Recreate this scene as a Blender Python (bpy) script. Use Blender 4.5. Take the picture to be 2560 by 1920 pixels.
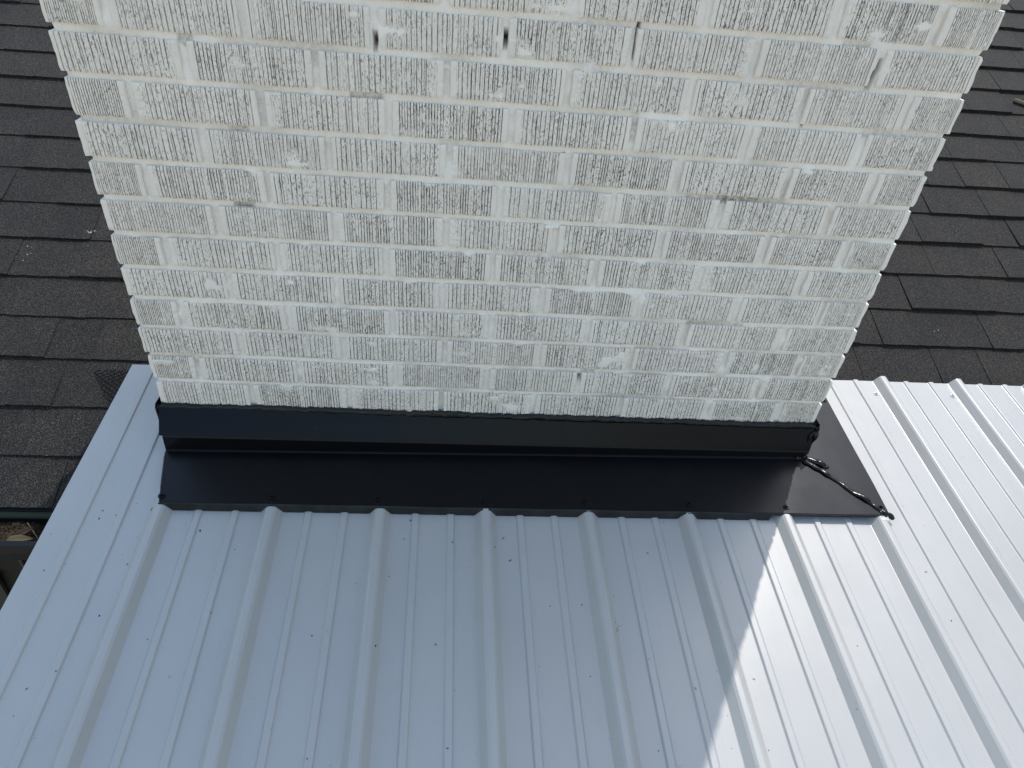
import bpy, math, random
import numpy as np
from mathutils import Matrix, Vector

for o in list(bpy.data.objects):
    bpy.data.objects.remove(o, do_unlink=True)
scene = bpy.context.scene
COL = scene.collection
random.seed(7)
RNG = np.random.default_rng(11)

# ------------------------------------------------------------------ camera
cam_d = bpy.data.cameras.new("camera")
cam = bpy.data.objects.new("camera", cam_d)
COL.objects.link(cam)
R = [[0.9956235, -0.0477434, 0.0803389],
     [0.0353178, -0.6036843, -0.7964408],
     [0.0865241, 0.7957926, -0.5993561]]          # rows: right, down, forward
M = Matrix(((R[0][0], -R[1][0], -R[2][0], 0.6447925),
            (R[0][1], -R[1][1], -R[2][1], -1.1861467),
            (R[0][2], -R[1][2], -R[2][2], 0.9236368),
            (0, 0, 0, 1)))
cam.matrix_world = M
cam_d.sensor_width = 36.0
cam_d.lens = 1667.4774 / 2560 * 36.0
cam_d.clip_start = 0.02
cam_d.clip_end = 600
scene.camera = cam

# ------------------------------------------------------------------ sky, sun, exposure
SUN = Vector((0.2585, 0.428, 0.866)).normalized()
EL = math.asin(SUN.z)
AZ = math.atan2(SUN.x, SUN.y)
world = bpy.data.worlds.new("World")
scene.world = world
world.use_nodes = True
wn = world.node_tree
wn.nodes.clear()
wo = wn.nodes.new("ShaderNodeOutputWorld")
wb = wn.nodes.new("ShaderNodeBackground")
ws = wn.nodes.new("ShaderNodeTexSky")
ws.sky_type = 'NISHITA'
ws.sun_disc = False
ws.sun_elevation = EL
ws.sun_rotation = AZ
ws.altitude = 200
ws.air_density = 2.0
ws.dust_density = 2.0
ws.ozone_density = 1.4
wb.inputs[1].default_value = 0.15
wn.links.new(ws.outputs[0], wb.inputs[0])
wn.links.new(wb.outputs[0], wo.inputs[0])
sun_d = bpy.data.lights.new("sun", 'SUN')
sun_d.energy = 2.0
sun_d.angle = math.radians(0.55)
sun_d.color = (1.0, 0.955, 0.88)
sun = bpy.data.objects.new("sun", sun_d)
sun.rotation_euler = SUN.to_track_quat('Z', 'Y').to_euler()
sun.location = (3, 5, 10)
COL.objects.link(sun)
scene.view_settings.view_transform = 'Standard'
scene.view_settings.look = 'None'
scene.view_settings.gamma = 1
scene.view_settings.exposure = 0.68
scene.view_settings.use_curve_mapping = False
scene.render.resolution_x = 1024
scene.render.resolution_y = 768

# ------------------------------------------------------------------ helpers
def meta(o, label=None, cat=None, group=None, kind=None):
    if label: o["label"] = label
    if cat: o["category"] = cat
    if group: o["group"] = group
    if kind: o["kind"] = kind
    return o

def link(name, me, parent=None, mat=None, matrix=None):
    o = bpy.data.objects.new(name, me)
    COL.objects.link(o)
    if parent is not None: o.parent = parent
    if mat is not None and me is not None and len(me.materials) == 0: me.materials.append(mat)
    if matrix is not None: o.matrix_local = matrix
    return o

def empty(name, loc=(0, 0, 0)):
    o = bpy.data.objects.new(name, None)
    o.location = loc
    o.empty_display_size = 0.1
    COL.objects.link(o)
    return o

class MB:
    """collects faces, builds one mesh"""
    def __init__(s): s.v = []; s.f = []; s.sm = []
    def add(s, vs, fs, smooth=False):
        b = len(s.v); s.v += [tuple(map(float, p)) for p in vs]
        for f in fs: s.f.append(tuple(b + i for i in f)); s.sm.append(smooth)
    def grid(s, P, smooth=True, flip=False):
        P = np.asarray(P); n, m = P.shape[:2]; b = len(s.v)
        s.v += [tuple(p) for p in P.reshape(-1, 3).tolist()]
        for i in range(n - 1):
            for j in range(m - 1):
                a = b + i * m + j
                q = (a, a + 1, a + m + 1, a + m)
                s.f.append(q[::-1] if flip else q); s.sm.append(smooth)
    def box(s, x0, x1, y0, y1, z0, z1, T=None):
        vs = [(x, y, z) for x in (x0, x1) for y in (y0, y1) for z in (z0, z1)]
        if T: vs = [T(*p) for p in vs]
        s.add(vs, [(0, 1, 3, 2), (4, 6, 7, 5), (0, 4, 5, 1), (2, 3, 7, 6), (0, 2, 6, 4), (1, 5, 7, 3)])
    def tube(s, pts, rad, n=10, cap=True, squash=1.0):
        pts = [Vector(p) for p in pts]; rings = []
        for i, p in enumerate(pts):
            d = (pts[min(i + 1, len(pts) - 1)] - pts[max(i - 1, 0)]).normalized()
            up = Vector((0, 0, 1)) if abs(d.z) < .9 else Vector((1, 0, 0))
            a = d.cross(up).normalized(); b_ = a.cross(d).normalized()
            r = rad[i] if hasattr(rad, '__len__') else rad
            rings.append([p + a * (math.cos(2 * math.pi * k / n) * r) + b_ * (math.sin(2 * math.pi * k / n) * r * squash) for k in range(n)])
        b = len(s.v)
        for rg in rings: s.v += [tuple(q) for q in rg]
        for i in range(len(rings) - 1):
            for k in range(n):
                k2 = (k + 1) % n
                s.f.append((b + i * n + k, b + i * n + k2, b + (i + 1) * n + k2, b + (i + 1) * n + k)); s.sm.append(True)
        if cap:
            s.f.append(tuple(b + k for k in range(n))[::-1]); s.sm.append(False)
            e = b + (len(rings) - 1) * n
            s.f.append(tuple(e + k for k in range(n))); s.sm.append(False)
    def mesh(s, name):
        me = bpy.data.meshes.new(name)
        me.from_pydata(s.v, [], s.f)
        me.polygons.foreach_set('use_smooth', s.sm)
        me.update()
        return me
    def build(s, name, mat, parent=None, matrix=None):
        return link(name, s.mesh(name), parent, mat, matrix)

_tab = RNG.random((256, 256))
def vnoise(x, y, seed=0):
    x = np.asarray(x, float) + seed * 17.3; y = np.asarray(y, float) + seed * 9.1
    xi = np.floor(x).astype(int); yi = np.floor(y).astype(int)
    fx = x - xi; fy = y - yi
    fx = fx * fx * (3 - 2 * fx); fy = fy * fy * (3 - 2 * fy)
    g = lambda a, b: _tab[a % 256, b % 256]
    return (g(xi, yi) * (1 - fx) * (1 - fy) + g(xi + 1, yi) * fx * (1 - fy) + g(xi, yi + 1) * (1 - fx) * fy + g(xi + 1, yi + 1) * fx * fy)

# ---- node material helpers
class NM:
    def __init__(s, name):
        s.m = bpy.data.materials.new(name); s.m.use_nodes = True
        s.t = s.m.node_tree; s.t.nodes.clear()
        s.out = s.n('ShaderNodeOutputMaterial'); s.b = s.n('ShaderNodeBsdfPrincipled')
        s.l(s.b.outputs[0], s.out.inputs[0])
    def n(s, t, **k):
        q = s.t.nodes.new(t)
        for a, v in k.items(): setattr(q, a, v)
        return q
    def l(s, a, b): s.t.links.new(a, b)
    def set(s, **k):
        for a, v in k.items(): s.b.inputs[a.replace('_', ' ')].default_value = v
    def coord(s, scale=(1, 1, 1), kind='Object'):
        c = s.n('ShaderNodeTexCoord'); m = s.n('ShaderNodeMapping'); m.inputs['Scale'].default_value = scale
        s.l(c.outputs[kind], m.inputs[0]); return m.outputs[0]
    def noise(s, vec, scale, detail=3, rough=.55):
        q = s.n('ShaderNodeTexNoise'); q.inputs['Scale'].default_value = scale
        q.inputs['Detail'].default_value = detail; q.inputs['Roughness'].default_value = rough
        s.l(vec, q.inputs['Vector']); return q.outputs[0]
    def ramp(s, fac, stops):
        q = s.n('ShaderNodeValToRGB'); s.l(fac, q.inputs[0]); e = q.color_ramp.elements
        while len(e) < len(stops): e.new(.5)
        for i, (p, c) in enumerate(stops):
            e[i].position = p; e[i].color = (c, c, c, 1) if not hasattr(c, '__len__') else (*c, 1)
        return q.outputs[0]
    def mix(s, fac, a, b, mode='MIX'):
        q = s.n('ShaderNodeMix', data_type='RGBA', blend_type=mode)
        for i, v in ((0, fac), (6, a), (7, b)):
            if hasattr(v, 'is_linked') or isinstance(v, bpy.types.NodeSocket): s.l(v, q.inputs[i])
            else: q.inputs[i].default_value = v if i == 0 else (*v, 1)
        return q.outputs[2]
    def math(s, op, a, b=0.0):
        q = s.n('ShaderNodeMath', operation=op)
        for i, v in ((0, a), (1, b)):
            if isinstance(v, bpy.types.NodeSocket): s.l(v, q.inputs[i])
            else: q.inputs[i].default_value = v
        return q.outputs[0]
    def bump(s, h, strength, dist):
        q = s.n('ShaderNodeBump'); q.inputs['Strength'].default_value = strength; q.inputs['Distance'].default_value = dist
        s.l(h, q.inputs['Height']); s.l(q.outputs[0], s.b.inputs['Normal'])
    def attr(s, name):
        q = s.n('ShaderNodeAttribute', attribute_name=name); return q.outputs['Fac']
    def col(s, c): s.l(c, s.b.inputs['Base Color'])

def simple(name, rgb, rough=.6, var=.1, scale=30, bump=0, metallic=0, spec=.5):
    k = NM(name); v = k.coord(); nz = k.noise(v, scale, 4)
    a = tuple(c * (1 - var) for c in rgb); b = tuple(min(1, c * (1 + var)) for c in rgb)
    k.col(k.ramp(nz, [(.3, a), (.7, b)])); k.set(Roughness=rough, Metallic=metallic, Specular_IOR_Level=spec)
    if bump: k.bump(nz, bump, .002)
    return k.m

# painted brick: aged white paint, unpainted pits, flute bottoms with unpainted streaks plus painted groove shade
k = NM('painted_brick')
oi = k.n('ShaderNodeObjectInfo')
geo = k.n('ShaderNodeNewGeometry')
def posvec(k, scale):
    g = k.n('ShaderNodeNewGeometry'); m = k.n('ShaderNodeMapping'); m.inputs['Scale'].default_value = scale
    k.l(g.outputs['Position'], m.inputs[0]); return m.outputs[0]
v1 = posvec(k, (1, 1, .33))
pits = k.noise(v1, 520, 2, .6)
pitm = k.ramp(pits, [(.572, 0.0), (.605, 1.0)])
blot = k.ramp(k.noise(posvec(k, (1, 1, 1)), 24, 3), [(.36, 0.5), (.60, 1.0)])
bare_shade = k.attr('bare_shade')
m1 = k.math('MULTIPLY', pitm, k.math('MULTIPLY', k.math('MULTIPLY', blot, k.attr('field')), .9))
m2 = k.math('MAXIMUM', m1, bare_shade)
tone = k.ramp(k.noise(posvec(k, (1, 1, 1)), 9, 4), [(.3, (.755, .695, .635)), (.7, (.835, .77, .705))])
tone2 = k.mix(k.math('MULTIPLY', oi.outputs['Random'], .16), tone, (.68, .64, .60))
dust = k.ramp(k.noise(posvec(k, (1, 1, .5)), 180, 4), [(.45, 0.0), (.8, .35)])
tone3 = k.mix(dust, tone2, (.60, .565, .54))
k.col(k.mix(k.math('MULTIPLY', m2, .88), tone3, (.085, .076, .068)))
k.set(Roughness=.62, Specular_IOR_Level=.35)
k.bump(k.noise(posvec(k, (1, 1, .4)), 650, 3), .35, .0006)
M_BRICK = k.m

k = NM('painted_mortar')
base = k.ramp(k.noise(posvec(k, (1, 1, 1)), 14, 5), [(.3, (.80, .745, .69)), (.7, (.89, .83, .775))])
sp = k.ramp(k.noise(posvec(k, (1, 1, 1)), 420, 2), [(.68, 0.0), (.74, .55)])
c1 = k.mix(sp, base, (.16, .145, .125))
dirt = k.math('MULTIPLY', k.attr('dirt'), k.ramp(k.noise(posvec(k, (1, 1, 1)), 130, 4), [(.32, .25), (.62, 1.0)]))
c2 = k.mix(dirt, c1, (.20, .17, .14))
k.col(k.mix(k.attr('hole'), c2, (.006, .005, .005)))  # hole interiors painted near black, standing in for the shade of their depth
k.set(Roughness=.7, Specular_IOR_Level=.3)
k.bump(k.noise(posvec(k, (1, 1, 1)), 330, 4), .6, .0014)
M_MORTAR = k.m

# white painted ribbed steel
k = NM('white_painted_steel')
pv = posvec(k, (1, 1, 1))
c = k.ramp(k.noise(pv, 5, 4), [(.3, (.372, .370, .369)), (.7, (.392, .390, .388))])
scuff = k.ramp(k.noise(posvec(k, (3, .6, 1)), 22, 7, .75), [(.56, 0.0), (.80, .55)])
k.col(k.mix(scuff, c, (.33, .325, .32)))
k.l(k.ramp(k.noise(pv, 12, 4), [(.3, .29), (.7, .36)]), k.b.inputs['Roughness'])
k.set(Specular_IOR_Level=.6)
op = k.noise(pv, 190, 2, .4)
big = k.noise(posvec(k, (2.2, .8, 1)), 4.5, 2, .4)
hh = k.math('ADD', k.math('MULTIPLY', op, .010), k.math('MULTIPLY', big, .8))
k.bump(hh, .35, .004)
M_STEEL = k.m

# black flashing steel
k = NM('black_painted_steel')
pv = posvec(k, (1, 1, 1))
sm = k.ramp(k.noise(posvec(k, (1.6, 1, 1)), 26, 5, .7), [(.60, 0.0), (.80, .5)])
spk = k.ramp(k.noise(pv, 300, 1), [(.80, 0.0), (.83, .4)])
c = k.mix(sm, (.0020, .0021, .0034), (.014, .0145, .018))
k.col(k.mix(spk, c, (.22, .21, .2)))
k.l(k.ramp(k.noise(pv, 22, 4), [(.3, .28), (.7, .33)]), k.b.inputs['Roughness'])
k.set(Specular_IOR_Level=.23); k.b.inputs['Specular Tint'].default_value = (.82, .88, 1, 1)
k.bump(k.noise(pv, 9, 2), .12, .004)
M_BLACK = k.m

k = NM('black_lip_steel')
pv = posvec(k, (1, 1, 1))
k.col(k.ramp(k.noise(pv, 40, 4), [(.35, (.006, .0068, .0075)), (.75, (.020, .022, .025))]))
k.set(Roughness=.55, Specular_IOR_Level=.4)
M_LIP = k.m

k = NM('black_sealant')
k.col(k.ramp(k.noise(posvec(k, (1, 1, 1)), 90, 3), [(.3, (.003, .003, .0035)), (.7, (.008, .008, .009))]))
k.set(Roughness=.20, Specular_IOR_Level=.32)
k.bump(k.noise(posvec(k, (1, 1, 1)), 120, 2), .3, .002)
M_SEAL = k.m

# asphalt shingles
k = NM('asphalt_shingle')
oi = k.n('ShaderNodeObjectInfo')
pv = posvec(k, (1, 1, 1))
gr = k.noise(pv, 330, 2, .75)
c = k.ramp(gr, [(.39, (.0025, .0025, .0026)), (.52, (.0145, .0138, .0135)), (.66, (.070, .065, .062))])
blend = k.ramp(k.noise(pv, 11, 4), [(.35, (.88, .86, .88)), (.68, (1.18, 1.14, 1.06))])
c = k.mix(1.0, c, blend, 'MULTIPLY')
c = k.mix(1.0, c, k.ramp(oi.outputs['Random'], [(0, (.86, .86, .88)), (.5, (1.0, 1.0, 1.0)), (1, (1.16, 1.12, 1.08))]), 'MULTIPLY')
spk = k.ramp(k.noise(pv, 520, 0), [(.84, 0.0), (.87, 1.0)])
c = k.mix(spk, c, (.30, .29, .28))
k.col(c)
k.set(Roughness=.85, Specular_IOR_Level=.3)
k.bump(k.noise(pv, 420, 3, .7), .75, .0022)
M_SHINGLE = k.m

M_DECK = simple('roofing_felt', (.012, .012, .012), .9, .3, 40)
M_GREEN = simple('green_grey_paint', (.050, .064, .042), .5, .12, 12)
M_GUTTER = simple('dark_gutter_metal', (.005, .0055, .009), .45, .2, 25, spec=.25)
M_WALLD = simple('dark_green_siding', (.004, .0048, .0036), .7, .2, 14)  # near-black siding: under-eave shade put into its colour
M_TRIM = simple('shade_dark_trim', (.030, .034, .035), .6, .1, 12)  # lighter trim painted dark too, with the eave shade in its colour
M_WOOD = simple('rafter_timber', (.30, .21, .13), .75, .2, 20, .4)
M_BOUNCE = simple('pale_bounce_ground', (.37, .315, .23), .95, .15, 3, .5)  # unseen ground made pale and warm to bounce sunlight onto the brick
M_TWIG = simple('twig_bark', (.16, .125, .085), .85, .35, 160, .6)
M_LITTER = simple('leaf_litter', (.030, .018, .007), .9, .7, 220, .6)
M_LEAFB = simple('dead_leaf_brown', (.085, .036, .018), .6, .25, 60, .3)
M_LEAFY = simple('dead_leaf_tan', (.21, .135, .045), .6, .2, 60, .3)
M_WIRE = simple('dark_wire', (.02, .02, .019), .45, .2, 80, 0, .6)
M_CHIP = simple('dark_shavings', (.035, .035, .04), .5, .3, 90, 0, .3)
M_MUD = simple('tan_mud', (.42, .33, .23), .9, .2, 90)
M_PALECAULK = simple('pale_sealant', (.55, .56, .53), .5, .15, 60, .3)
M_TRIMW = simple('white_paint_flecks', (.45, .45, .43), .7, .3, 200)
M_CONC = simple('crown_concrete', (.38, .37, .35), .85, .2, 25, .5)
M_CABLE = simple('grey_cable', (.025, .025, .025), .5, .1, 30)

# ------------------------------------------------------------------ fitted planes
ZR, TN, YAW, CS, X0, RP = -0.15131, 0.13380, -0.01956, 0.00156, 0.03433, 0.2286
RIBH = 0.019
def zrib(x, y): return ZR + TN * y + CS * x          # level of the rib crests
def zpan(x, y): return zrib(x, y) - RIBH
PH = math.radians(24.0)
SC, SS = math.cos(PH), math.sin(PH)
SZ0 = -0.32689
def S(x, s, h=0.0): return (x, s * SC - h * SS, SZ0 + s * SS + h * SC)
H = 0.0683448
WCH, DCH = 1.513, 0.545
def dch(z): return .545 if z < .50 else (.525 if z < .62 else (.500 if z < .70 else .475))  # unseen back steps in with height, shaped to place the chimney's shadow edge
YJ = 0.0068                                            # mortar recess

# ------------------------------------------------------------------ setting
g = MB(); g.grid([[(x, y, -2.8) for x in np.linspace(-150, 150, 31)] for y in np.linspace(-150, 150, 31)], False)
meta(g.build('ground', M_BOUNCE), kind='structure')

M_BARK = simple('tree_bark', (.07, .055, .04), .9, .3, 12, .5)
M_LEAVES = simple('tree_leaves', (.035, .055, .022), .7, .35, 2)
def added_tree(x, y, h, r, seed, label):
    t = empty('added_tree', (x, y, -2.8)); meta(t, label, 'added_tree')
    rt = random.Random(seed); b = MB()
    b.tube([(0, 0, 0), (.1, .05, h * .3), (0, .15, h * .6), (.1, .1, h * .9)], [.22, .17, .11, .03], 9)
    for q in range(9):
        a = q * 2.4; z0 = h * (.3 + .055 * q)
        b.tube([(.05, .08, z0), (math.cos(a) * r * .4, math.sin(a) * r * .4, z0 + .5), (math.cos(a) * r * .8, math.sin(a) * r * .8, z0 + 1.2)], [.07, .045, .015], 6)
    b.build('trunk', M_BARK, t)
    b = MB(); cl = []
    for _ in range(46):
        a = rt.uniform(0, 6.28); zz = rt.uniform(.22, 1.0); rr = r * (1 - abs(zz - .5) * 1.1) * rt.uniform(.25, 1)
        cl.append((rr * math.cos(a), rr * math.sin(a), h * zz, rt.uniform(.5, 1.0)))
    for cx, cy, cz, cr in cl:
        for _ in range(150):
            d = Vector((rt.gauss(0, 1), rt.gauss(0, 1), rt.gauss(0, .8))).normalized() * cr * rt.uniform(.5, 1)
            p = Vector((cx, cy, cz)) + d; u = Vector((rt.gauss(0, 1), rt.gauss(0, 1), rt.gauss(0, 1))).normalized()
            w = u.orthogonal().normalized(); q = rt.uniform(.09, .17)
            b.add([p - u * q, p + w * q * .5, p + u * q, p - w * q * .5], [(0, 1, 2, 3)])
    b.build('crown', M_LEAVES, t)
added_tree(6.8, .6, 8.5, 2.9, 1, 'tall trunk and leafy crown added out of view at right to darken the roof ribs')  # added out of view to block sky and darken the ribs' right sides

# ------------------------------------------------------------------ chimney
chim = empty('brick_chimney', (0, 0, -0.3))
meta(chim, 'white painted chimney of ribbed bricks standing through the metal roof', 'chimney')
CH0 = Matrix.Translation((0, 0, 0.3))                  # children are written in world numbers

def brick_mesh(L, seed, fine=1.0, ends=(1, 1), Hb=0.0575, depth=0.085):
    """front face toward -Y, centred on x and z, origin on the face"""
    r = random.Random(seed)
    xs = []; d = []
    mL = .0055; mR = .0055
    xs += [-L / 2, -L / 2 + .0016]; d += [0, 0]
    x = -L / 2 + mL + r.uniform(0, .006)
    while x < L / 2 - mR - .004:
        w = r.uniform(.0010, .0019) * (fine ** .5); dp = r.uniform(.0022, .0038)
        if r.random() < .18: dp *= .4
        xs += [x - w * .5 - .0003, x - w * .5, x + w * .5, x + w * .5 + .0003]; d += [0, dp, dp, 0]
        step = r.uniform(.0068, .0098) * fine
        # a thin secondary scratch between the main flutes
        if r.random() < .75:
            q = x + step * r.uniform(.38, .62)
            if q < L / 2 - mR - .003 and step > .0045:
                dp2 = r.uniform(.0004, .0013)
                xs += [q - .0008, q - .0003, q + .0003, q + .0008]; d += [0, dp2, dp2, 0]
        x += step
    xs += [L / 2 - .0016, L / 2]; d += [0, 0]
    xs = np.array(xs); d = np.array(d)
    o = np.argsort(xs, kind='stable'); xs = xs[o]; d = d[o]
    nz = 13
    zs = np.linspace(-Hb / 2, Hb / 2, nz)
    X, Z = np.meshgrid(xs, zs)
    D = np.tile(d, (nz, 1))
    # wandering and broken flutes
    X2 = X + (vnoise(X * 60, Z * 40, seed) - .5) * .0011
    brk = vnoise(X * 170, Z * 90, seed + 3)
    fill = np.clip((brk - .12) * 3.6, 0.15, 1.0)
    Dd = D * fill
    rag = (vnoise(X * 420, Z * 260, seed + 5) - .5) * .0015
    blob = np.clip(vnoise(X * 110, Z * 130, seed + 8) - .80, 0, 1) * .007
    Y = Dd + rag * (np.abs(X) < L / 2 - .010) - blob * (D > 0)
    endm = np.clip(1 - (L / 2 - np.abs(X)) / .004, 0, 1)
    X2 = X2 + endm * (vnoise(Z * 95 + np.sign(X) * 7, X * 0 + seed, seed + 30) - .5) * .0030
    Y = Y + endm * np.clip(vnoise(Z * 120 + np.sign(X) * 3, X * 0 + seed, seed + 31) - .6, 0, 1) * .006
    # rounded arrises
    Y[0, :] += .0012; Y[-1, :] += .0012; Y[:, 0] += .0012; Y[:, -1] += .0012
    Z2 = Z + (vnoise(X * 130, Z * 10, seed + 9) - .5) * .0012 * ((np.abs(Z) > Hb / 2 - 1e-6))
    b = MB(); n, m = X.shape
    b.grid(np.stack([X2, Y, Z2], -1), False)
    # sides: ring at depth
    P = np.stack([X2, Y, Z2], -1)
    for edge, nrm in ((P[-1], 0), (P[0], 1), (P[:, 0], 2), (P[:, -1], 3)):
        back = edge.copy(); back[:, 1] = depth
        step = 6 if nrm < 2 else 3
        idx = list(range(0, len(edge), 1))
        base = len(b.v)
        b.v += [tuple(p) for p in edge.tolist()]
        b.v += [tuple(edge[0].tolist()[:1] + [depth] + edge[0].tolist()[2:]), tuple(edge[-1].tolist()[:1] + [depth] + edge[-1].tolist()[2:])]
        f = tuple(base + i for i in idx) + (base + len(edge) + 1, base + len(edge))
        if nrm in (0, 2): f = f[::-1]
        b.f.append(f); b.sm.append(False)
    me = b.mesh('brick')
    at = me.attributes.new('bare_shade', 'FLOAT', 'POINT'); fl = me.attributes.new('field', 'FLOAT', 'POINT')
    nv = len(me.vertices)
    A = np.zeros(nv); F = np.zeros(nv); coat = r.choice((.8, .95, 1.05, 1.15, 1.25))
    # flute bottoms darkened in the colour: groove shade plus broken streaks of unpainted clay
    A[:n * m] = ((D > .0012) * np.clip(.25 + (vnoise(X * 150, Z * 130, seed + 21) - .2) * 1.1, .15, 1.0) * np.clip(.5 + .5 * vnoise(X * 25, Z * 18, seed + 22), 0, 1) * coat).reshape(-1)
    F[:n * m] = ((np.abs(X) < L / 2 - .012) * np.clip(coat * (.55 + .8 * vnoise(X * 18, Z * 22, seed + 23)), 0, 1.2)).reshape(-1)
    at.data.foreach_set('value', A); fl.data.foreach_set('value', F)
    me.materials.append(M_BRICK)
    return me

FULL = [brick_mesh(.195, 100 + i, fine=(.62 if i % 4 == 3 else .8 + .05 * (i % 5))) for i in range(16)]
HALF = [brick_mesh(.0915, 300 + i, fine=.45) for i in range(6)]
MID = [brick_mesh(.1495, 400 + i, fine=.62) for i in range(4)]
LEN = {id(m): l for ms, l in ((FULL, .195), (HALF, .0915), (MID, .1495)) for m in ms}
LENS = [(FULL, .195), (HALF, .0915), (MID, .1495)]

LX = {2: -.0003, 3: -.0009, 4: .0015, 5: -.0006, 6: -.0006, 7: .0007, 8: 0, 9: .0006, 10: -.0004, 11: -.0009, 12: .0009, 13: .0016}
RX = {0: 1.5129, 1: 1.5146, 2: 1.5132, 3: 1.5162, 4: 1.5148, 5: 1.5118, 6: 1.5119, 7: 1.5121, 8: 1.5123, 9: 1.5118, 10: 1.5145, 11: 1.513, 12: 1.5110, 13: 1.5115}
JO = {1: [.202, .405, .610, .814, 1.028, 1.245, 1.413], 2: [.093, .296, .500, .707, .915, 1.123, 1.338], 6: [.090, .301, .511, .717, .929, 1.137, 1.353],
      7: [.199, .413, .619, .829, 1.038, 1.247, 1.416], 11: [.198, .409, .622, .826, 1.029, 1.241, 1.414], 3: [.197, .404, .614, .819, 1.029, 1.229, 1.417], 5: [.201, .411, .622, .834, 1.040, 1.247, 1.413],
      4: [.100, .309, .518, .729, .941, 1.149, 1.361], 13: [.200, .413, .618, .826, 1.029, 1.236, 1.414],
      8: [.095, .300, .505, .712, .918, 1.132, 1.348], 10: [.094, .304, .514, .719, .923, 1.136, 1.355],
      9: [.199, .406, .614, .818, 1.026, 1.232, 1.415], 12: [.098, .311, .516, .716, .922, 1.128, 1.342]}
rj = random.Random(5)
def joints(kc):
    if kc in JO: return JO[kc]
    b = [.2, .409, .616, .824, 1.031, 1.236, 1.415] if kc % 2 else [.098, .306, .514, .722, .93, 1.14, 1.355]
    return [v + rj.uniform(-.004, .004) for v in b]

def place_brick(x0, x1, z, face, rr, kmesh=None, proud=0.0):
    L = x1 - x0
    ms, l0 = min(LENS, key=lambda t: abs(t[1] - L))
    me = rr.choice(ms)
    sx = L / l0
    o = bpy.data.objects.new('brick', me); COL.objects.link(o); o.parent = chim
    flip = rr.random() < .5
    Rm = Matrix.Rotation(math.pi, 4, 'Y') if flip else Matrix.Identity(4)
    c = (x0 + x1) / 2
    tilt = Matrix.Rotation(rr.uniform(-.004, .004), 4, 'Y') @ Matrix.Rotation(rr.uniform(-.006, .006), 4, 'Z')
    if face == 'front': T = Matrix.Translation((c, -proud, z))
    elif face == 'right': T = Matrix.Translation((WCH + proud, c, z)) @ Matrix.Rotation(math.pi / 2, 4, 'Z')
    elif face == 'left': T = Matrix.Translation((-proud, c, z)) @ Matrix.Rotation(-math.pi / 2, 4, 'Z')
    else: T = Matrix.Translation((c, DCH + proud, z)) @ Matrix.Rotation(math.pi, 4, 'Z')
    o.matrix_local = CH0 @ T @ tilt @ Rm @ Matrix.Diagonal((sx, 1, 1, 1))
    return o

rb = random.Random(21)
ZC = lambda kc: (13 - kc) * H - .0287                   # brick centre height
COURSES = {}
for kc in range(-1, 14):
    js = joints(kc); lx = LX.get(kc, 0); rx = RX.get(kc, 1.513)
    e = [lx] + js + [rx]
    jw = .0118
    sp = []
    for i in range(8):
        a = e[i] + (0 if i == 0 else jw / 2 + rb.uniform(-.001, .002)); b = e[i + 1] - (0 if i == 7 else jw / 2 + rb.uniform(-.001, .002))
        sp.append((a, b))
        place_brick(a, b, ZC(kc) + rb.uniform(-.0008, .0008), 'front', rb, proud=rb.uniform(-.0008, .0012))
    COURSES[kc] = js
# side returns (the corner bricks wrap round, so the side courses start past them)
for kc in range(-1, 14):
    for face in ('right', 'left'):
        odd = kc % 2
        st = .090 if ((face == 'right') != bool(odd)) else .098
        ends = [st, st + .205 if st > .095 else .215, DCH]
        a = .0905
        dk = dch(ZC(kc)) - .0006
        for b in ([.205, .410, dk] if odd else [.310, dk]):
            if b - a < .05: continue
            if dk - b < .05: b = dk
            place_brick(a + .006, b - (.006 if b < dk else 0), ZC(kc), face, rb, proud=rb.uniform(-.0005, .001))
            a = b
# everything above the frame, and the rear: plain courses, one part each
up = MB(); rear = MB()
ru = random.Random(3)
def course_boxes(mb, z, parity, faces):
    DCH = dch(z)
    zz0, zz1 = z - .0287, z + .0287
    js = [.2, .409, .616, .824, 1.031, 1.236, 1.415] if parity else [.098, .306, .514, .722, .93, 1.14, 1.355]
    e = [0] + js + [WCH]
    for i in range(8):
        a = e[i] + (0 if i == 0 else .006); b = e[i + 1] - (0 if i == 7 else .006); p = ru.uniform(-.0005, .001)
        if 'f' in faces: mb.box(a, b, -p, .08, zz0, zz1)
        if 'b' in faces: mb.box(a, b, DCH - .08, DCH + p, zz0, zz1)
    if 's' in faces:
        mid = .21 if parity else .31
        for x0, x1 in ((-ru.uniform(0, .001), .08), (WCH - .08, WCH + ru.uniform(0, .001))):
            mb.box(x0, x1, .086, mid - .006, zz0, zz1); mb.box(x0, x1, mid + .006, DCH - .086, zz0, zz1)
for kc in range(-22, -1): course_boxes(up, ZC(kc), kc % 2, 'fbs')
for kc in range(-1, 17): course_boxes(rear, ZC(kc), kc % 2, 'b')
for nm, mb in (('upper_brickwork', up), ('rear_brickwork', rear)):
    me = mb.mesh(nm); me.attributes.new('bare_shade', 'FLOAT', 'POINT'); a = me.attributes.new('field', 'FLOAT', 'POINT')
    a.data.foreach_set('value', np.ones(len(me.vertices)) * .8)
    meta(link(nm, me, chim, M_BRICK, CH0), kind='stuff')
TOPZ = ZC(-22) + .0287
mb = MB()
mb.box(-.04, WCH + .04, -.04, .515, TOPZ + .002, TOPZ + .05)
mb.box(.1, WCH - .1, .08, .395, TOPZ + .052, TOPZ + .09)
mb.build('concrete_crown', M_CONC, chim, CH0)

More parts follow.
